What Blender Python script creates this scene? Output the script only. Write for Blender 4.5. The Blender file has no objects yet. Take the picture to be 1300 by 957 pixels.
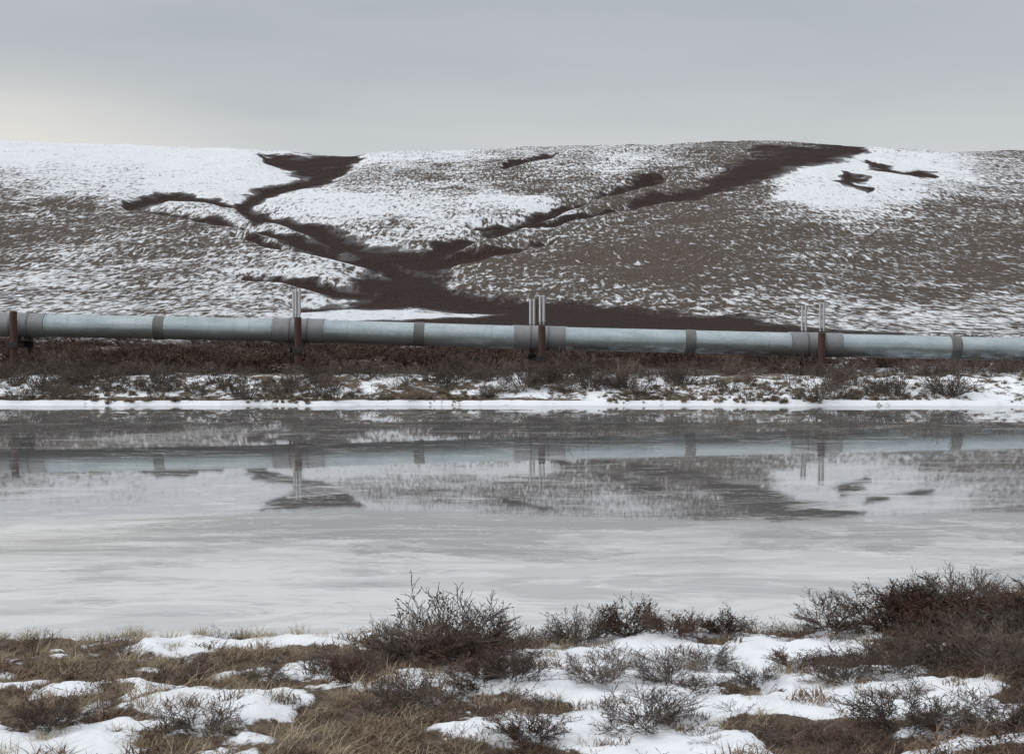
import bpy, math, random
import numpy as np
from mathutils import Vector, Matrix
random.seed(4); rng=np.random.default_rng(7)
scene=bpy.context.scene
CAMH=4.2; F=1805.0; HV=415.0

# ------------------------------------------------------------ helpers
def h2(ix,iy,seed):
    n=(ix.astype(np.int64)*374761393+iy.astype(np.int64)*668265263+seed*1274126177)&0xffffffff
    n=((n^(n>>13))*1274126177)&0xffffffff
    n=n^(n>>16)
    return (n&0xffffff)/float(0xffffff)
def vn(x,y,seed=0):
    x=np.asarray(x,float); y=np.asarray(y,float)
    ix=np.floor(x); iy=np.floor(y); fx=x-ix; fy=y-iy
    fx=fx*fx*(3-2*fx); fy=fy*fy*(3-2*fy)
    a=h2(ix,iy,seed); b=h2(ix+1,iy,seed); c=h2(ix,iy+1,seed); d=h2(ix+1,iy+1,seed)
    return (a*(1-fx)+b*fx)*(1-fy)+(c*(1-fx)+d*fx)*fy
def fbm(x,y,seed=0,o=4):
    s=0;a=1;t=0
    for i in range(o):
        s=s+a*vn(x*2**i+i*17.3,y*2**i+i*9.1,seed+i); t+=a; a*=.5
    return s/t*2-1
def sst(x,a,b):
    t=np.clip((x-a)/(b-a),0,1); return t*t*(3-2*t)

# ------------------------------------------------------------ terrain
EY=np.array([84,110,150,220,260,300,350,400,500,600,700,800,900,1000,1100,1200,1400,1800,3600],float)
EE=np.array([-60,-46,-33,-14,0,17,39,62,103,140,171,196,214,225,230,229,215,170,70],float)
_yy=np.linspace(84,3600,3517); _ee=np.interp(_yy,EY,EE)
k=np.hanning(61);k/=k.sum(); _es=np.convolve(np.pad(_ee,30,mode='edge'),k,'valid')
w=sst(_yy,150,260); _ee=_ee*(1-w)+_es*w
RU=[-900,-200,0,100,300,450,560,650,800,900,1000,1040,1090,1150,1220,1300,1500,2300]
RV=[200,182,178,184,192,194,193,191,186,184,181,182,186,189,193,194,205,225]
def e_of(X,Y):
    u=650+F*X/np.maximum(Y,1)
    rs=(HV-np.interp(u,RU,RV))/230.
    e=np.interp(Y,_yy,_ee)
    e=np.where(e>0,e*rs,e)
    return u,HV-e,e
GUL=[ # polylines (u,v,w): drainages mapped on the slope
 [(343,200,4),(372,206,8),(398,205,9),(420,200,7),(450,197,6)],
 [(385,210,7),(420,218,7),(436,206,6)],
 [(436,206,6),(405,222,8),(345,238,6),(308,252,7),(322,268,7),(362,278,6),(398,290,8),(424,303,10),(470,317,9),(545,328,8)],
 [(424,303,7),(500,332,7),(525,350,18),(505,366,16),(440,376,7),(375,382,6)],
 [(470,348,12),(540,352,19),(570,366,13)],
 [(520,362,16),(600,378,13),(700,388,12),(800,397,11),(940,407,8)],
 [(165,258,4),(215,246,5),(262,250,4),(300,256,4)],
 [(178,260,3),(240,272,4),(300,284,4),(345,296,5),(400,310,7),(430,318,6)],
 [(300,300,2),(350,312,3),(420,322,4),(480,330,5)],
 [(300,349,1.5),(360,352,2.5),(420,362,4),(470,360,5)],
 [(545,326,6),(600,303,4),(640,290,4),(690,274,3.5),(735,255,3.5),(780,238,3),(840,222,2.4)],
 [(545,330,5),(610,320,4),(690,307,3.5)],
 [(600,290,2),(700,283,2.5),(800,262,2)],
 [(1088,189,6),(1040,195,11),(985,208,14),(950,220,13),(900,234,10),(850,246,6),(800,258,4)],
 [(960,190,4),(1040,189,6)],
 [(1064,228,4),(1082,236,5),(1100,244,3)],
 [(1100,205,3),(1130,218,3.5),(1160,223,3.5),(1190,226,3)],
 [(640,212,1.6),(700,198,2.2)],
]
def gdist(u,v):
    best=np.full(u.shape,9.)
    for pl in GUL:
        for (a,b) in zip(pl[:-1],pl[1:]):
            ax,ay,aw=a; bx,by,bw=b
            k=1.6
            dx=bx-ax; dy=(by-ay)*k
            L=dx*dx+dy*dy
            t=np.clip(((u-ax)*dx+(v-ay)*k*dy)/L,0,1)
            d=np.hypot(u-ax-t*dx,(v-ay)*k-t*dy)/((aw+(bw-aw)*t)*1.15)
            best=np.minimum(best,d)
    return best
SC=[ # snow coverage control: u,v,coverage
(0,188,.99),(100,195,.96),(60,222,.70),(150,232,.76),(250,205,.99),(320,220,.97),(250,240,.88),(20,245,.48),(0,275,.26),(100,270,.26),(200,290,.3),(120,300,.26),
(0,320,.34),(120,335,.48),(250,320,.36),(340,325,.46),(60,365,.54),(200,365,.4),(330,368,.5),(60,392,.5),(300,392,.55),(420,340,.6),(470,322,.99),(400,350,.66),
(320,275,.6),(470,200,.8),(560,200,.72),(470,225,.48),(560,225,.32),(640,225,.3),(400,250,.8),(450,265,.92),(520,262,.7),(620,255,.76),(680,262,.9),(600,235,.55),(720,215,.45),(780,205,.6),(850,200,.48),
(480,285,.46),(560,290,.62),(620,280,.58),(700,240,.32),(560,312,.38),(700,292,.34),(760,260,.22),(840,230,.2),(920,200,.2),(960,192,.3),
(640,335,.17),(700,330,.13),(800,300,.17),(800,340,.13),(900,270,.17),(900,320,.17),(1000,290,.22),(700,360,.27),(640,352,.26),(850,372,.26),(1000,350,.19),(1000,380,.36),(1150,320,.22),(1250,300,.19),(1150,370,.28),(1280,350,.22),(1250,390,.46),(1080,400,.45),(950,395,.45),(1200,415,.55),
(960,245,.2),(1000,262,.42),(1010,240,.92),(1040,222,1.05),(1080,205,1.05),(1110,230,1.),(1050,250,.95),(1150,205,.95),(1140,245,.8),(1200,215,.82),(1200,240,.56),(1280,215,.46),(1290,245,.4),(1200,265,.3),(1290,270,.26),(1280,193,.35),(1150,190,.6),
(450,390,1.),(560,392,1.),(600,396,.8)]
SC=np.array(SC,float)
def coverage(u,v):
    num=np.zeros(u.shape);den=np.zeros(u.shape)+1e-9
    for a,b,c in SC:
        d2=((u-a)/48)**2+((v-b)/15)**2
        wt=1/(d2+.12)**2
        num+=wt*c;den+=wt
    return num/den
def shore_near(X): return 18.75+sst(X,2.5,8)*2.5+.35*fbm(X/1.7,X*0+3,11,3)
def shore_far(X): return 75.9+1.3*fbm(X/5.,X*0+1.5,12,5)
def nearsnow(X,Y):
    n=fbm(X/1.3,Y/1.05,21,6)
    side=np.interp(X,[-8,-3,0,2,8],[-.13,-.15,-.05,.07,.05])
    strip=np.interp(Y,[12,15,17,18.5,21],[.10,.08,.04,.02,-.1])
    return sst(n+side+strip,-.05,.16)
def H(X,Y,full=False):
    X=np.asarray(X,float);Y=np.asarray(Y,float)
    sn=shore_near(X); sf=shore_far(X)
    d=sn-Y
    bank=.04+np.clip(d,0,99)*.072+.08*sst(d,0,.5)
    bank+=sst(X,2,7)*.26*sst(d,0.,1.6)
    bank+=sst(Y,10,0)*1.55
    bank+=.16*fbm(X/2.2,Y/2.2,31,4)*sst(d,0,1.2)+.09*fbm(X/.5,Y/.5,33,4)*sst(d,0,.4)
    bank+=.06*nearsnow(X,Y)*sst(d,.1,.5)
    d2=Y-sf
    fb=.24*sst(d2,0,.3)+1.14*sst(d2,.4,7.5)+.16*fbm(X/2.2,Y/2.2,41,5)*sst(d2,.1,1.5)
    u,v,e=e_of(X,Y)
    pl=CAMH+e*Y/F
    wq=sst(Y,84,92)
    plain=pl+.25*fbm(X/7,Y/9,51,4)
    farz=np.where(Y<84,fb,fb*(1-wq)+plain*wq)
    hw=sst(Y,260,480)
    farz=farz+hw*(3.6*fbm(X/85,Y/110,61,4)+1.1*fbm(X/14,Y/22,62,3))
    bed=-.9*sst(np.minimum(Y-sn,sf-Y),0,3)-.06
    z=np.where(Y<sn,bank,np.where(Y>sf,farz,bed))
    return z
def Hfull(X,Y):
    z=H(X,Y)
    u,v,e=e_of(X,Y)
    g=gdist(u,v)
    z=z-3.6*np.exp(-(g/2.4)**2)*sst(Y,230,400)*(1-.8*sst(u,880,960))
    return z,u,v
def h1(x,y): return float(H(np.array([x]),np.array([y]))[0])
def site(u,v,y0=10,y1=100):
    """ground point on a given survey bearing / depression"""
    Y=np.arange(y0,y1,.05); X=(u-650)/F*Y
    ray=CAMH-(v-HV)/F*Y
    i=np.argmax(H(X,Y)>=ray)
    return X[i],Y[i],float(H(X[i:i+1],Y[i:i+1])[0])

def grid_mesh(name,X,Y,Z,attrs,mat):
    nr,nc=X.shape
    me=bpy.data.meshes.new(name)
    me.vertices.add(nr*nc)
    me.vertices.foreach_set('co',np.stack([X,Y,Z],-1).astype(np.float32).ravel())
    i=np.arange(nr*nc).reshape(nr,nc)
    q=np.stack([i[:-1,:-1],i[:-1,1:],i[1:,1:],i[1:,:-1]],-1).reshape(-1,4)
    me.loops.add(q.size); me.polygons.add(len(q))
    me.loops.foreach_set('vertex_index',q.astype(np.int32).ravel())
    me.polygons.foreach_set('loop_start',(np.arange(len(q))*4).astype(np.int32))
    me.polygons.foreach_set('use_smooth',np.ones(len(q),bool))
    me.update(calc_edges=True)
    for k_,a in attrs.items():
        at=me.attributes.new(k_,'FLOAT','POINT'); at.data.foreach_set('value',a.astype(np.float32).ravel())
    me.materials.append(mat)
    ob=bpy.data.objects.new(name,me); scene.collection.objects.link(ob); return ob

# ------------------------------------------------------------ node helpers
def newmat(name):
    m=bpy.data.materials.new(name); m.use_nodes=True
    nt=m.node_tree; return m,nt,nt.nodes['Principled BSDF']
def math_(nt,op,a,b=None,c=None,clamp=False):
    n=nt.nodes.new('ShaderNodeMath'); n.operation=op; n.use_clamp=clamp
    for i,x in enumerate((a,b,c)):
        if x is None: continue
        if isinstance(x,(int,float)): n.inputs[i].default_value=x
        else: nt.links.new(x,n.inputs[i])
    return n.outputs[0]
def mix_(nt,f,a,b):
    n=nt.nodes.new('ShaderNodeMix'); n.data_type='RGBA'
    for s,x in ((n.inputs[0],f),(n.inputs[6],a),(n.inputs[7],b)):
        if isinstance(x,(int,float)): s.default_value=x
        elif isinstance(x,tuple): s.default_value=(*x,1)
        else: nt.links.new(x,s)
    return n.outputs[2]
def coord(nt,scale):
    tc=nt.nodes.new('ShaderNodeTexCoord'); mp=nt.nodes.new('ShaderNodeMapping')
    mp.inputs['Scale'].default_value=scale
    nt.links.new(tc.outputs['Object'],mp.inputs['Vector']); return mp.outputs[0]
def noise(nt,vec,scale,detail=5,rough=.55,dist=0):
    n=nt.nodes.new('ShaderNodeTexNoise'); n.inputs['Scale'].default_value=scale
    n.inputs['Detail'].default_value=detail; n.inputs['Roughness'].default_value=rough
    n.inputs['Distortion'].default_value=dist
    nt.links.new(vec,n.inputs['Vector']); return n.outputs['Fac']
def spr(nt,n,k): return math_(nt,'ADD',math_(nt,'MULTIPLY',math_(nt,'SUBTRACT',n,.5),k),.5)
def attr(nt,name):
    n=nt.nodes.new('ShaderNodeAttribute'); n.attribute_name=name; return n.outputs['Fac']
def bump(nt,bs,h,strength,dist):
    b=nt.nodes.new('ShaderNodeBump'); b.inputs['Strength'].default_value=strength; b.inputs['Distance'].default_value=dist
    nt.links.new(h,b.inputs['Height']); nt.links.new(b.outputs[0],bs.inputs['Normal'])

# hill material
mh,nt,bs=newmat('hill_snow_tussock')
n1=noise(nt,coord(nt,(.62,.15,.0)),1,7,.66,.6)
n2=noise(nt,coord(nt,(.03,.016,0)),1,7,.66)
n3=noise(nt,coord(nt,(1.1,.4,0)),1,5,.65)
n5=noise(nt,coord(nt,(.13,.06,0)),1,8,.74)
n6=noise(nt,coord(nt,(.03,.11,0)),1,6,.65,1)
spread=spr(nt,n1,2.8)
cov=math_(nt,'ADD',attr(nt,'snow'),math_(nt,'ADD',math_(nt,'MULTIPLY',math_(nt,'SUBTRACT',n2,.5),.85),math_(nt,'ADD',math_(nt,'MULTIPLY',math_(nt,'SUBTRACT',n5,.5),1.0),math_(nt,'MULTIPLY',math_(nt,'SUBTRACT',n6,.5),.75))))
sm=math_(nt,'ADD',math_(nt,'MULTIPLY',math_(nt,'SUBTRACT',cov,spread),2.9),.42,clamp=True)
bare=mix_(nt,spr(nt,n3,2.4),(.028,.021,.018),(.16,.13,.108))
bare=mix_(nt,math_(nt,'MULTIPLY',n2,.4),bare,(.115,.088,.067))
c=mix_(nt,sm,bare,(.80,.825,.86))
rust=mix_(nt,spr(nt,n3,2.8),(.008,.006,.005),(.058,.036,.031))
rust=mix_(nt,math_(nt,'MULTIPLY',n5,.35),rust,(.036,.017,.014))
bw=math_(nt,'SUBTRACT',attr(nt,'brown'),math_(nt,'ADD',math_(nt,'MULTIPLY',spr(nt,n5,3.0),.62),math_(nt,'MULTIPLY',spread,.30)))
bw=math_(nt,'ADD',math_(nt,'MULTIPLY',bw,5),.5,clamp=True)
bw=math_(nt,'MULTIPLY',bw,math_(nt,'ADD',math_(nt,'MULTIPLY',attr(nt,'brown'),.35),.65),clamp=True)
c=mix_(nt,bw,c,rust)
nt.links.new(c,bs.inputs['Base Color']); bs.inputs['Roughness'].default_value=.9; bs.inputs['Specular IOR Level'].default_value=.1
bump(nt,bs,math_(nt,'SUBTRACT',n5,n1),.9,1.6)

# ground (banks, plain)
mg,nt,bs=newmat('bank_snow_litter')
v=coord(nt,(1,.8,1)); n1=noise(nt,v,1.3,9,.68)
n3=noise(nt,v,9,7,.72); n4=noise(nt,v,.5,4,.5)
spread=spr(nt,n1,2.8)
sm=math_(nt,'ADD',math_(nt,'MULTIPLY',math_(nt,'SUBTRACT',math_(nt,'ADD',attr(nt,'snow'),math_(nt,'MULTIPLY',math_(nt,'SUBTRACT',n3,.5),1.2)),spread),4.5),.5,clamp=True)
bare=mix_(nt,math_(nt,'ADD',math_(nt,'MULTIPLY',math_(nt,'SUBTRACT',n3,.5),2.4),.5,clamp=True),(.022,.017,.014),(.22,.175,.125))
bare=mix_(nt,math_(nt,'MULTIPLY',n4,.4),bare,(.085,.05,.035))
rust=mix_(nt,n3,(.015,.009,.008),(.085,.046,.036))
bare=mix_(nt,attr(nt,'brown'),bare,rust)
c=mix_(nt,sm,bare,(.80,.825,.86))
nt.links.new(c,bs.inputs['Base Color']); bs.inputs['Roughness'].default_value=.85; bs.inputs['Specular IOR Level'].default_value=.15
bump(nt,bs,math_(nt,'ADD',n3,math_(nt,'MULTIPLY',sm,.5)),.6,.05)

# ------------------------------------------------------------ terrain meshes
B=np.concatenate([np.linspace(-1.1,-.42,60,endpoint=False),np.linspace(-.42,.42,760,endpoint=False),np.linspace(.42,1.1,61)])
def geo(a,b,f,off=12):
    n=int(math.log((b+off)/(a+off))/math.log(f))+1
    return np.geomspace(a+off,b+off,n)-off
YG=np.concatenate([np.linspace(-8,10,24)[:-1],geo(10,24,1.004)[:-1],geo(24,74,1.03)[:-1],geo(74,86,1.0022)[:-1],geo(86,230,1.006)])
YH=np.concatenate([geo(230,1300,1.0036)[:-1],geo(1300,3500,1.08)])
def build(YR):
    Yg,Bg=np.meshgrid(YR,B,indexing='ij'); Xg=Bg*(Yg+12)
    Z,u,v=Hfull(Xg,Yg); return Xg,Yg,Z,u,v
Xg,Yg,Z,u,v=build(YG)
sn=shore_near(Xg); sf=shore_far(Xg)
ns=nearsnow(Xg,Yg)*.90+.12
d2=Yg-sf
bankc=.50+.45*fbm(Xg/2.5,Yg/3,71,3)+.5*sst(d2,1.1,.2)
bankc=bankc*(1-sst(d2,6.5,9))+sst(d2,6.5,9)*(.22+.5*fbm(Xg/12,Yg/10,72,3)+.35*sst(Xg,18,26))
bankc=np.where(Yg>100,bankc*.7,bankc)
lip=np.exp(-((d2-1.)/.4)**2)*sst(Xg+22*fbm(Xg/6,Xg*0,77,3),14,-6)*.75
snow=np.where(Yg<45,ns,np.clip(bankc-lip,0,1.1))
wp=sst(Yg,190,230)
snow=snow*(1-wp)+coverage(u,np.minimum(v,405))*wp
brown=sst(Yg,84,90)
grd=grid_mesh('ground',Xg,Yg,Z,{'snow':snow,'brown':brown},mg)
Xg,Yg,Z,u,v=build(YH)
uw=u+18*fbm(Xg/30,Yg/45,81,4)+11*fbm(Xg/7,Yg/14,82,3); vw=v+7*fbm(Xg/34,Yg/50,83,4)+4*fbm(Xg/8,Yg/12,84,3)
g=gdist(uw,vw)
brown=np.clip(1.55-.62*g,0,1)
snow=coverage(u+24*fbm(Xg/40,Yg/60,85,4),v+9*fbm(Xg/40,Yg/60,86,4))
fl=np.interp(u,[-900,0,250,360,420,600,650,750,820,950,1050,1300,2300],[418,416,412,410,407,404,388,391,396,406,418,426,430])
brown=np.maximum(brown,sst(vw,fl-5,fl+4))
hill=grid_mesh('snowy_hill',Xg,Yg,Z,{'snow':snow,'brown':brown},mh)

# ------------------------------------------------------------ frozen lake
mw,nt,bs=newmat('thin_ice')
v=coord(nt,(.55,1.,1)); 
n1=noise(nt,v,.17,9,.66,1.6); n2=noise(nt,v,.55,8,.66,.8); n3=noise(nt,coord(nt,(.5,1,1)),2.2,6,.65)
n6=noise(nt,coord(nt,(.3,1,1)),.33,8,.7,2.2)
n7=noise(nt,coord(nt,(.16,.5,1)),.6,7,.7,3.0)
n8=noise(nt,coord(nt,(.33,.7,1)),.42,9,.68,2.4)
n9=noise(nt,coord(nt,(.5,1.2,1)),.3,9,.7,1.2)
tc=nt.nodes.new('ShaderNodeTexCoord'); sx=nt.nodes.new('ShaderNodeSeparateXYZ'); nt.links.new(tc.outputs['Object'],sx.inputs[0])
grad=nt.nodes.new('ShaderNodeMapRange'); grad.inputs[1].default_value=21; grad.inputs[2].default_value=32; grad.inputs[3].default_value=.16; grad.inputs[4].default_value=-.075
nt.links.new(sx.outputs[1],grad.inputs[0])
fr=math_(nt,'ADD',math_(nt,'ADD',n1,math_(nt,'MULTIPLY',math_(nt,'SUBTRACT',n2,.5),.3)),grad.outputs[0])
fA=math_(nt,'MULTIPLY',math_(nt,'SUBTRACT',fr,.50),30,clamp=True)
fB=math_(nt,'MULTIPLY',math_(nt,'SUBTRACT',math_(nt,'ADD',n6,grad.outputs[0]),.50),22,clamp=True)
fC=math_(nt,'MULTIPLY',math_(nt,'SUBTRACT',math_(nt,'ADD',n2,math_(nt,'MULTIPLY',grad.outputs[0],2)),.40),2.5,clamp=True)
band=math_(nt,'ABSOLUTE',math_(nt,'SUBTRACT',n7,.53))
crack=math_(nt,'MULTIPLY',math_(nt,'LESS_THAN',band,.006),math_(nt,'GREATER_THAN',n6,.46))
crack=math_(nt,'MULTIPLY',crack,.8)
f=math_(nt,'ADD',math_(nt,'ADD',math_(nt,'MULTIPLY',fA,.32),math_(nt,'MULTIPLY',fB,.26)),math_(nt,'MULTIPLY',fC,.26))
f=math_(nt,'MAXIMUM',f,crack)
p1=math_(nt,'MULTIPLY',math_(nt,'SUBTRACT',n8,.505),34,clamp=True)
p2=math_(nt,'MULTIPLY',math_(nt,'SUBTRACT',n9,.52),28,clamp=True)
pl_=math_(nt,'ADD',math_(nt,'MULTIPLY',p1,.22),math_(nt,'MULTIPLY',p2,.20))
f=math_(nt,'MULTIPLY',f,math_(nt,'SUBTRACT',1.0,pl_))
c=mix_(nt,f,(.12,.122,.122),(.80,.80,.795))
c=mix_(nt,math_(nt,'MULTIPLY',n3,.15),c,(.3,.3,.3))
nt.links.new(c,bs.inputs['Base Color'])
ro=math_(nt,'ADD',math_(nt,'MULTIPLY',f,.12),.012)
nt.links.new(ro,bs.inputs['Roughness'])
bs.inputs['IOR'].default_value=1.50
bump(nt,bs,n3,.010,.02)
xs=np.linspace(-150,150,31); ys=np.linspace(15,80,14)
Yl,Xl=np.meshgrid(ys,xs,indexing='ij')
lake=grid_mesh('frozen_lake',Xl,Yl,Yl*0,{},mw)

# ------------------------------------------------------------ pipeline
def metal(name,c1,c2,rough,metallic=.6,sc=3,stretch=(1,1,1),rr=.12):
    m,nt,bs=newmat(name)
    v=coord(nt,stretch); n=noise(nt,v,sc,6,.65); n_b=noise(nt,v,sc*7,3,.6)
    t=math_(nt,'ADD',math_(nt,'MULTIPLY',math_(nt,'SUBTRACT',n,.5),1.8),math_(nt,'MULTIPLY',n_b,1.),clamp=True)
    nt.links.new(mix_(nt,t,c1,c2),bs.inputs['Base Color'])
    nt.links.new(math_(nt,'ADD',math_(nt,'MULTIPLY',n,rr*2),rough-rr),bs.inputs['Roughness'])
    bs.inputs['Metallic'].default_value=metallic
    bump(nt,bs,n_b,.15,.02)
    return m
m_pipe=metal('galvanized_jacket',(.27,.325,.34),(.50,.565,.58),.34,.7,1.6,(.35,1,1))
m_slv=metal('dull_sleeve',(.19,.195,.205),(.28,.285,.295),.55,.35,1.5)
m_band=metal('band_grey',(.10,.10,.095),(.19,.19,.18),.55,.3,2)
m_rust=metal('rusty_steel',(.038,.017,.013),(.09,.044,.033),.75,.1,3)
m_alu=metal('fin_aluminium',(.36,.36,.37),(.54,.54,.54),.45,.6,4)
m_dark=metal('dark_steel',(.02,.018,.017),(.05,.045,.04),.6,.3,4)
def obj(name,verts,faces,mat,parent,smooth=True):
    me=bpy.data.meshes.new(name); me.from_pydata(verts,[],faces); me.update()
    me.materials.append(mat)
    if smooth:
        me.polygons.foreach_set('use_smooth',[len(f)==4 for f in faces])
    o=bpy.data.objects.new(name,me); scene.collection.objects.link(o); o.parent=parent; return o
def tube(name,prof,p0,p1,mat,parent,seg=40):
    p0=Vector(p0);p1=Vector(p1); ax=(p1-p0).normalized()
    s=ax.cross(Vector((0,0,1)));
    if s.length<.01: s=Vector((1,0,0))
    s.normalize(); t=s.cross(ax)
    vs=[];fs=[]
    for d,r in prof:
        for i in range(seg):
            a=2*math.pi*i/seg; vs.append(p0+ax*d+(s*math.cos(a)+t*math.sin(a))*r)
    for k_ in range(len(prof)-1):
        for i in range(seg):
            j=(i+1)%seg; fs.append((k_*seg+i,k_*seg+j,(k_+1)*seg+j,(k_+1)*seg+i))
    fs.append(tuple(range(seg))[::-1]); fs.append(tuple((len(prof)-1)*seg+i for i in range(seg)))
    o=obj(name,[tuple(x) for x in vs],fs,mat,parent)
    m=o.modifiers.new('es','EDGE_SPLIT'); m.split_angle=math.radians(35)
    return o
def box(name,c,s,mat,parent,bev=.01):
    x,y,z=[q/2 for q in s]
    vs=[(c[0]+a*x,c[1]+b*y,c[2]+d*z) for a in(-1,1) for b in(-1,1) for d in(-1,1)]
    fs=[(0,1,3,2),(4,6,7,5),(0,4,5,1),(2,3,7,6),(0,2,6,4),(1,5,7,3)]
    o=obj(name,vs,fs,mat,parent,False)
    m=o.modifiers.new('b','BEVEL'); m.width=bev; m.segments=2; return o
def empty(name):
    o=bpy.data.objects.new(name,None); scene.collection.objects.link(o); o.empty_display_size=.5; return o
S=90./F
knots=[(-2500,406),(-2150,406),(-1750,404),(-1400,405),(-1050,404),(-680,405),(-325,408),(27,412.5),(380,419.5),(685,429),(1035,437.5),(1388,445.5),(1738,450),(2090,452),(2450,452),(2800,452)]
PK=[Vector(((u_-650)*S,90.0,CAMH-(v_-HV)*S)) for u_,v_ in knots]
pipe=empty('oil_pipeline')
R=.725
for i in range(len(PK)-1):
    a,b=PK[i],PK[i+1]; L=(b-a).length
    pr=[(0,R),(1.63,R),(1.64,R+.035),(1.72,R+.035),(1.73,R),(3.05,R),(3.06,R+.02),(3.11,R+.02),(3.12,R)]
    for q in (.25,.34,.42,.6,.68,.77):
        if abs(q-.5)*L>1: pr+=[(L*q-.03,R),(L*q-.025,R+.012),(L*q+.025,R+.012),(L*q+.03,R)]
    pr+=[(L-3.12,R),(L-3.11,R+.02),(L-3.06,R+.02),(L-3.05,R),(L-1.73,R),(L-1.72,R+.035),(L-1.64,R+.035),(L-1.63,R),(L,R)]
    pr=sorted(pr,key=lambda x:x[0])
    tube('pipe_section',pr,a,b,m_pipe,pipe,56)
    m=a.lerp(b,.5 if i!=9 else .545); d=(b-a).normalized()
    tube('joint_band',[(0,R+.02),(.01,R+.035),(.65,R+.035),(.66,R+.02)],m-d*.33,m+d*.33,m_band,pipe,56)
for i in range(1,len(PK)-1):
    p=PK[i]; d=(PK[i+1]-PK[i-1]).normalized()
    tube('insulated_sleeve',[(0,R+.01),(.01,R+.06),(.12,R+.06),(.13,R+.045),(1.5,R+.045),(1.51,R+.06),(1.7,R+.06),(1.71,R+.045),(3.07,R+.045),(3.08,R+.06),(3.2,R+.06),(3.21,R+.01)],p-d*1.605,p+d*1.605,m_slv,pipe,56)
    sup=empty('pipeline_support')
    zt=p.z+R; zb=p.z-R
    fins=(i!=7)
    for (nm,px,py) in (('near_post',p.x+(.12 if fins else 0),90-1.35),('far_post',p.x-.45 if fins else p.x+.1,90+1.35)):
        g0=h1(px,py)-.4
        ztop=zt+.02 if nm=='near_post' else zt-.1
        if not fins: ztop=zt+.0+.12
        tube(nm,[(0,.225),(ztop-g0-.02,.225),(ztop-g0,.20)],(px,py,g0),(px,py,ztop),m_rust,sup,24)
        tube(nm+'_collar',[(0,.28),(.22,.28)],(px,py,zb-.62),(px,py,zb-.40),m_dark,sup,24)
        box(nm+'_clamp',(px,py-.27,zb-.51),(.62,.1,.34),m_dark,sup)
        if fins:
            for sx_ in (-.11,.11):
                x0=px+sx_
                Lh=1.85
                prf=[(0,.05),(.25,.05)]
                t=.25
                while t<Lh-.05:
                    prf+=[(t,.05+.028),(t+.03,.05+.028+.012),(t+.06,.078)]; t+=.06
                prf+=[(Lh,.09),(Lh+.03,.03)]
                tube('heat_pipe_fins',prf,(x0,py,ztop),(x0,py,ztop+Lh),m_alu,sup,14)
            box('heat_pipe_cap',(px,py,ztop+.05),(.42,.16,.08),m_dark,sup)
    zc=zb-.50; xm=p.x-.16
    box('crossbeam_web',(xm,90,zc),(.04,2.9,.36),m_rust,sup)
    box('crossbeam_top',(xm,90,zc+.2),(.34,2.9,.035),m_rust,sup)
    box('crossbeam_bottom',(xm,90,zc-.2),(.34,2.9,.035),m_rust,sup)
    box('shoe_plate',(p.x-.1,90,zb-.25),(1.3,.8,.05),m_dark,sup)
    for sx_ in (-.5,.0,.4):
        box('shoe_leg',(p.x+sx_-.1,90,zb-.06),(.07,.6,.42),m_dark,sup)
    for sx_ in (-.55,.55):
        tube('clamp_strap',[(0,R+.075),(.1,R+.075)],p+d*(sx_-.05),p+d*(sx_+.05),m_band,sup,48)

# ------------------------------------------------------------ plants
def mk_plantmat(name,c1,c2,rough=.8):
    m,nt,bs=newmat(name)
    oi=nt.nodes.new('ShaderNodeObjectInfo')
    n=noise(nt,coord(nt,(1,1,1)),6,3,.6)
    t=math_(nt,'ADD',math_(nt,'MULTIPLY',oi.outputs['Random'],.6),math_(nt,'MULTIPLY',math_(nt,'SUBTRACT',n,.3),.9),clamp=True)
    nt.links.new(mix_(nt,t,c1,c2),bs.inputs['Base Color']); bs.inputs['Roughness'].default_value=rough; bs.inputs['Specular IOR Level'].default_value=.2
    return m
m_twig=mk_plantmat('twig_bark',(.045,.036,.031),(.19,.155,.13))
m_rtwig=mk_plantmat('red_twig',(.035,.023,.019),(.13,.092,.074))
m_leaf=mk_plantmat('dead_leaf',(.028,.016,.012),(.12,.067,.044))
m_grass=mk_plantmat('dry_grass',(.23,.18,.115),(.50,.42,.30))
m_bgrass=mk_plantmat('bank_dry_grass',(.09,.068,.047),(.30,.245,.175))
m_rgrass=mk_plantmat('russet_heath',(.08,.048,.035),(.28,.20,.14))
def segs_mesh(name,segs,leaves,mats):
    vs=[];fs=[];mi=[]
    for p,q,r0,r1 in segs:
        a=(q-p)
        if a.length<1e-5: continue
        a.normalize(); s=a.orthogonal().normalized(); t=a.cross(s); b=len(vs)
        for pt,r in((p,r0),(q,r1)):
            for k_ in range(3):
                an=k_*2.0944; vs.append(tuple(pt+(s*math.cos(an)+t*math.sin(an))*r))
        for k_ in range(3):
            j=(k_+1)%3; fs.append((b+k_,b+j,b+3+j,b+3+k_)); mi.append(0)
    for p,d,l in leaves:
        s=d.orthogonal().normalized(); b=len(vs)
        vs+= [tuple(p),tuple(p+d*l*.5+s*l*.28),tuple(p+d*l),tuple(p+d*l*.5-s*l*.28)]
        fs.append((b,b+1,b+2,b+3)); mi.append(1)
    me=bpy.data.meshes.new(name); me.from_pydata(vs,[],fs); me.update()
    for m in mats: me.materials.append(m)
    me.polygons.foreach_set('material_index',mi)
    return me
def rv(s): return Vector((random.gauss(0,s),random.gauss(0,s),random.gauss(0,s)))
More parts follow.
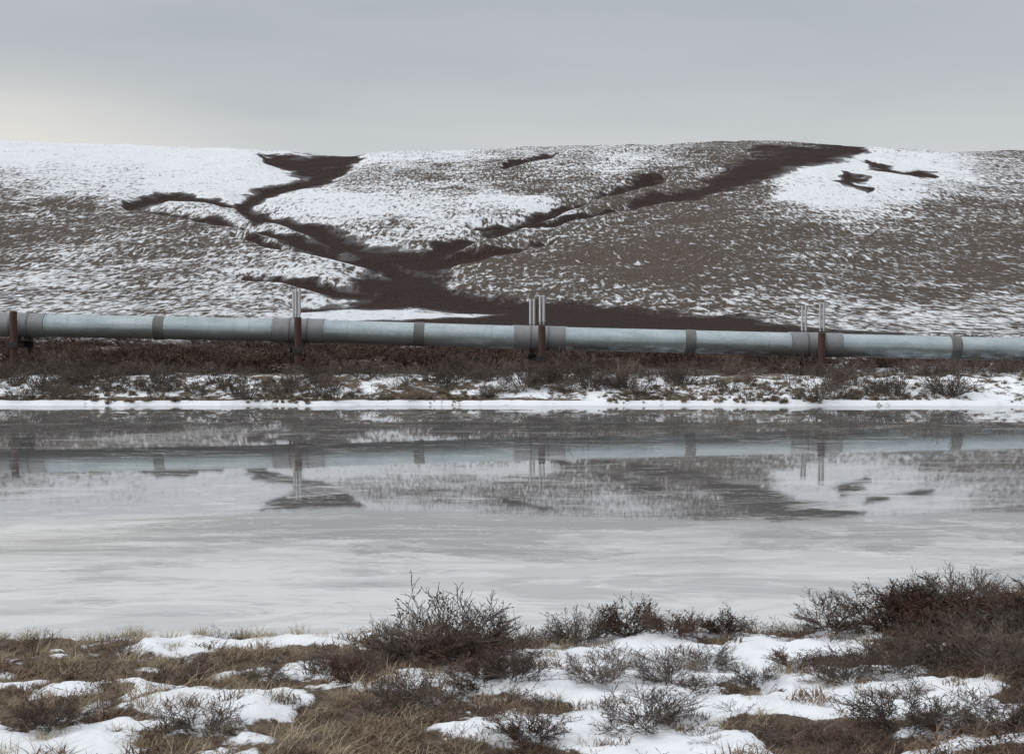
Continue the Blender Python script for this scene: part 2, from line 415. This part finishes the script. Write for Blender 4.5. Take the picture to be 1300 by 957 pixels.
def shrub_mesh(name,seed,nst,spread,levels,rb,rmin,leafp,mats,leafl=.03,nseg=5,base=.12,pb=.45):
    random.seed(seed); segs=[];leaves=[]
    def grow(p,d,L,r,lv):
        n=nseg if lv==0 else max(3,nseg-1)
        for i in range(n):
            d=(d+rv(.16)+Vector((0,0,.06))).normalized()
            q=p+d*(L/n); r1=max(rmin,r*(1-.75*(i+1)/n))
            segs.append((p.copy(),q.copy(),max(rmin,r*(1-.75*i/n)),r1))
            if lv<levels and (i>0 or lv>0 or random.random()<.4):
                for _ in range(1 if random.random()>pb else 2):
                    dd=(d+rv(.5)).normalized()
                    if dd.z<-.1: dd.z*=-.3
                    grow(q.copy(),dd,L*(.32+.24*random.random()),max(rmin,r1*.75),lv+1)
            if lv>=levels-1 and random.random()<leafp:
                leaves.append((q.copy(),(d+rv(.6)).normalized(),leafl*(.6+.8*random.random())))
            p=q
    for s in range(nst):
        a=random.random()*6.283; th=spread*math.sqrt(random.random())
        d=Vector((math.sin(th)*math.cos(a),math.sin(th)*math.sin(a),math.cos(th)))
        b=Vector((math.cos(a),math.sin(a),0))*base*random.random()
        b.z=-.05
        grow(b,d,.72*(1-.25*th/1.5)*(.7+.4*random.random()),rb*(.6+.5*random.random()),0)
    return segs_mesh(name,segs,leaves,mats)
def grass_mesh(name,seed,n,h,wd,mat,lean=.5):
    random.seed(seed); vs=[];fs=[]
    for i in range(n):
        a=random.random()*6.283; r=.12*math.sqrt(random.random()); b0=Vector((math.cos(a)*r,math.sin(a)*r,-.03))
        a2=random.random()*6.283; hh=h*(.4+.8*random.random()); l=lean*hh*random.random()
        o=Vector((math.cos(a2),math.sin(a2),0)); s=Vector((-math.sin(a2+random.random()*2),math.cos(a2+random.random()),0))*wd
        k_=len(vs); p1=b0+Vector((0,0,hh*.55))+o*l*.35; p2=b0+Vector((0,0,hh))*(1-.2*random.random())+o*l*1.2
        vs+=[tuple(b0-s),tuple(b0+s),tuple(p1+s*.7),tuple(p1-s*.7),tuple(p2)]
        fs+=[(k_,k_+1,k_+2,k_+3),(k_+3,k_+2,k_+4)]
    me=bpy.data.meshes.new(name); me.from_pydata(vs,[],fs); me.update(); me.materials.append(mat); return me
big=[shrub_mesh('willow_twigs_%d'%i,100+i,26,1.25,2,.010,.003,.22,[m_twig,m_leaf],.026,6,.2,.4) for i in range(5)]
leafy=[shrub_mesh('birch_twigs_%d'%i,200+i,26,1.25,2,.009,.003,.6,[m_rtwig,m_leaf],.034,6,.22,.35) for i in range(4)]
low=[shrub_mesh('low_twigs_%d'%i,300+i,16,1.45,1,.009,.0035,.4,[m_rtwig if i%2 else m_twig,m_leaf],.045,6,.3) for i in range(4)]
farv=[shrub_mesh('bank_twigs_%d'%i,400+i,15,.95,1,.016,.006,.2,[m_twig,m_leaf],.05,5,.2) for i in range(5)]
farr=[shrub_mesh('thicket_twigs_%d'%i,500+i,18,1.2,1,.022,.010,.6,[m_rtwig,m_leaf],.07,5,.35) for i in range(3)]
gr=[grass_mesh('grass_%d'%i,600+i,40,.30,.003,m_grass,.8) for i in range(4)]
gr2=[grass_mesh('heath_%d'%i,640+i,60,.17,.0045,m_rgrass,.9) for i in range(3)]
grf=[grass_mesh('bank_grass_%d'%i,680+i,60,.45,.011,m_bgrass,.6) for i in range(3)]
random.seed(9)
def inst(name,me,x,y,z,s,sz,parent=None):
    o=bpy.data.objects.new(name,me); scene.collection.objects.link(o)
    o.location=(x,y,z); o.scale=(s,s,sz); o.rotation_euler=(random.gauss(0,.06),random.gauss(0,.06),random.random()*6.283)
    if parent: o.parent=parent
    return o
FG=[ # bearing u, v of base, width px, height px, kind
(560,842,200,90,'w'),(525,845,130,62,'w'),(615,838,120,60,'w'),(470,850,100,40,'w'),(570,850,150,52,'l'),
(760,812,130,56,'w'),(735,815,120,44,'w'),(715,812,90,32,'l'),(800,808,90,44,'l'),
(880,803,110,44,'w'),(925,806,80,32,'l'),(850,808,90,30,'l'),
(1010,805,120,38,'l'),(970,806,90,28,'l'),(1060,800,110,40,'l'),
(1120,800,140,52,'l'),(1170,790,120,52,'l'),(1215,782,130,60,'w'),(1250,788,120,54,'w'),(1290,795,120,54,'l'),(1330,800,140,60,'w'),(1160,778,90,34,'w'),(1200,800,150,52,'l'),(1270,815,140,52,'w'),
(1210,850,150,70,'w'),(1140,856,120,50,'w'),(1270,850,130,60,'w'),(1080,868,110,42,'w'),(1310,860,120,50,'w'),
(760,868,110,36,'w'),(850,870,100,40,'w'),(650,866,130,38,'w'),(610,872,100,34,'l'),
(960,872,80,28,'w'),(1010,850,80,22,'l'),(905,850,80,24,'w'),
(410,858,90,32,'w'),(440,868,90,34,'l'),(230,872,90,28,'w'),(330,872,80,26,'w'),
(520,905,160,56,'w'),(820,925,150,46,'w'),(1150,930,160,56,'w'),(250,935,150,42,'w'),(60,925,110,34,'w'),(1290,930,140,56,'w'),(680,940,120,40,'l')]
for (uu,vv,wpx,hpx,kd) in FG:
    x,y,z=site(uu,vv); s=y/F
    me=random.choice(big if kd=='w' else leafy)
    inst('willow_shrub' if kd=='w' else 'dwarf_birch_shrub',me,x,y,z,wpx*s/1.35,hpx*s/.85)
heath=empty('heath_ground_cover'); grass=empty('dry_grass')
for i in range(6000):
    uu=random.uniform(-120,1420); y=random.uniform(10.5,22.3); x=(uu-650)/F*y
    d=float(shore_near(np.array([x]))[0])-y
    if d<-.1: continue
    s_=float(nearsnow(np.array([x]),np.array([y]))[0]); z=h1(x,y)
    left=sst(np.array([x]),1.5,-1.5)[0]
    edge=1 if d<.8 else 0
    if random.random()<s_*.86 and not (edge and random.random()<.3): continue
    r=random.random()
    if r<.13+.25*left+.15*edge*left:
        k_=random.uniform(.35,.95); inst('tuft',random.choice(gr),x,y,z,k_*1.4,k_*(.6 if not edge else .8),grass)
    elif r<.40+.16*left:
        k_=random.uniform(.5,1.3); inst('heath_patch',random.choice(gr2),x,y,z,k_*1.5,k_*.6,heath)
    elif r<.60:
        k_=random.uniform(.2,.46); inst('low_shrub',random.choice(low),x,y,z,k_*1.4,k_*.55,heath)
bankp=empty('far_bank_shrubs'); thick=empty('willow_thicket'); bgrass=empty('far_bank_grass')
for i in range(1700):
    x=random.uniform(-60,60); y=float(shore_far(np.array([x]))[0])+random.choice([random.uniform(.4,8),random.uniform(3,13)])
    cl=float(fbm(np.array([x/3.]),np.array([y/3.]),91,2)[0])
    if random.random()>.62+cl*1.0: continue
    k_=random.uniform(.4,1.0)*(1+.4*cl); 
    if random.random()<.06: k_*=1.7
    inst('shrub',random.choice(farv),x,y,h1(x,y),k_*1.5,k_*1.2,bankp)
for i in range(2800):
    x=random.uniform(-60,60); y=float(shore_far(np.array([x]))[0])+random.uniform(.1,10)*random.random()+.15
    if float(fbm(np.array([x/4.]),np.array([y/2.]),92,2)[0])<-.12: continue
    k_=random.uniform(.25,.9); inst('tuft',random.choice(grf),x,y,h1(x,y),k_*1.6,k_*.75,bgrass)
for i in range(1900):
    y=random.uniform(90,215); x=random.uniform(-.5,.5)*y
    cl=float(fbm(np.array([x/9.]),np.array([y/9.]),93,2)[0])
    if x>18 and y<104 and random.random()<.6: continue
    if random.random()>.75+cl: continue
    k_=random.uniform(.6,1.3); inst('shrub',random.choice(farr),x,y,h1(x,y),k_*2.1,k_*(1.1 if y<130 else .9),thick)

# ------------------------------------------------------------ sky and light
wd=bpy.data.worlds.new('World'); scene.world=wd; wd.use_nodes=True; nt=wd.node_tree
bg=nt.nodes['Background']
sky=nt.nodes.new('ShaderNodeTexSky'); sky.sky_type='NISHITA'; sky.sun_disc=False
el=math.radians(34); az2=math.radians(-110)
sky.sun_elevation=el; sky.sun_rotation=az2; sky.air_density=1; sky.dust_density=4
tc=nt.nodes.new('ShaderNodeTexCoord'); sx=nt.nodes.new('ShaderNodeSeparateXYZ'); nt.links.new(tc.outputs['Generated'],sx.inputs[0])
mp=nt.nodes.new('ShaderNodeMapping'); mp.inputs['Scale'].default_value=(1,1,4.5); mp.inputs['Rotation'].default_value=(0,math.radians(6),0); nt.links.new(tc.outputs['Generated'],mp.inputs['Vector'])
nz=noise(nt,mp.outputs[0],2.2,5,.5,.5)
mp2=nt.nodes.new('ShaderNodeMapping'); mp2.inputs['Scale'].default_value=(3,3,22); mp2.inputs['Rotation'].default_value=(0,math.radians(-4),0); nt.links.new(tc.outputs['Generated'],mp2.inputs['Vector'])
nz2=noise(nt,mp2.outputs[0],1.2,4,.5,.4)
zz=math_(nt,'ADD',sx.outputs[2],math_(nt,'ADD',math_(nt,'MULTIPLY',math_(nt,'SUBTRACT',nz,.5),.14),math_(nt,'MULTIPLY',math_(nt,'SUBTRACT',nz2,.5),.09)))
cr=nt.nodes.new('ShaderNodeValToRGB'); nt.links.new(zz,cr.inputs[0])
E=cr.color_ramp.elements
E[0].position=0.0; E[0].color=(6.9,6.95,7.0,1)
E[1].position=1; E[1].color=(11.4,11.6,11.9,1)
for p,cc in ((.10,(6.4,6.6,6.7)),(.17,(5.3,5.6,5.85)),(.25,(4.5,4.85,5.2)),(.38,(5.5,5.8,6.2)),(.6,(9.4,9.7,10.1))):
    e=E.new(p); e.color=(*cc,1)
dv=nt.nodes.new('ShaderNodeVectorMath'); dv.operation='SUBTRACT'
nt.links.new(tc.outputs['Generated'],dv.inputs[0]); dv.inputs[1].default_value=Vector((-.36,1,.125)).normalized()
dm=nt.nodes.new('ShaderNodeVectorMath'); dm.operation='MULTIPLY'; nt.links.new(dv.outputs[0],dm.inputs[0]); dm.inputs[1].default_value=(1,1,3.2)
dl=nt.nodes.new('ShaderNodeVectorMath'); dl.operation='LENGTH'; nt.links.new(dm.outputs[0],dl.inputs[0])
gl=nt.nodes.new('ShaderNodeMapRange'); gl.inputs[1].default_value=.22; gl.inputs[2].default_value=0; gl.interpolation_type='SMOOTHSTEP'; nt.links.new(dl.outputs['Value'],gl.inputs[0])
cloud=mix_(nt,math_(nt,'MULTIPLY',gl.outputs[0],math_(nt,'ADD',nz2,.35),clamp=True),cr.outputs[0],(8.6,8.3,7.7))
fin=mix_(nt,.92,sky.outputs[0],cloud)
nt.links.new(fin,bg.inputs['Color']); bg.inputs['Strength'].default_value=.1
sl=bpy.data.lights.new('sun','SUN'); sl.energy=1.2; sl.angle=math.radians(14); sl.color=(1,.98,.95)
so=bpy.data.objects.new('sun',sl); scene.collection.objects.link(so)
sd=Vector((math.sin(az2)*math.cos(el),math.cos(az2)*math.cos(el),math.sin(el)))
so.rotation_euler=sd.to_track_quat('Z','Y').to_euler(); so.location=(-20,-20,40)

cam=bpy.data.cameras.new('camera'); cam.lens=49.98; cam.sensor_width=36; cam.clip_end=8000; cam.clip_start=.1
co=bpy.data.objects.new('camera',cam); scene.collection.objects.link(co)
co.location=(0,0,CAMH); co.rotation_euler=(math.radians(90-2.015),0,0); scene.camera=co
scene.view_settings.view_transform='Standard'; scene.view_settings.look='None'; scene.view_settings.exposure=0
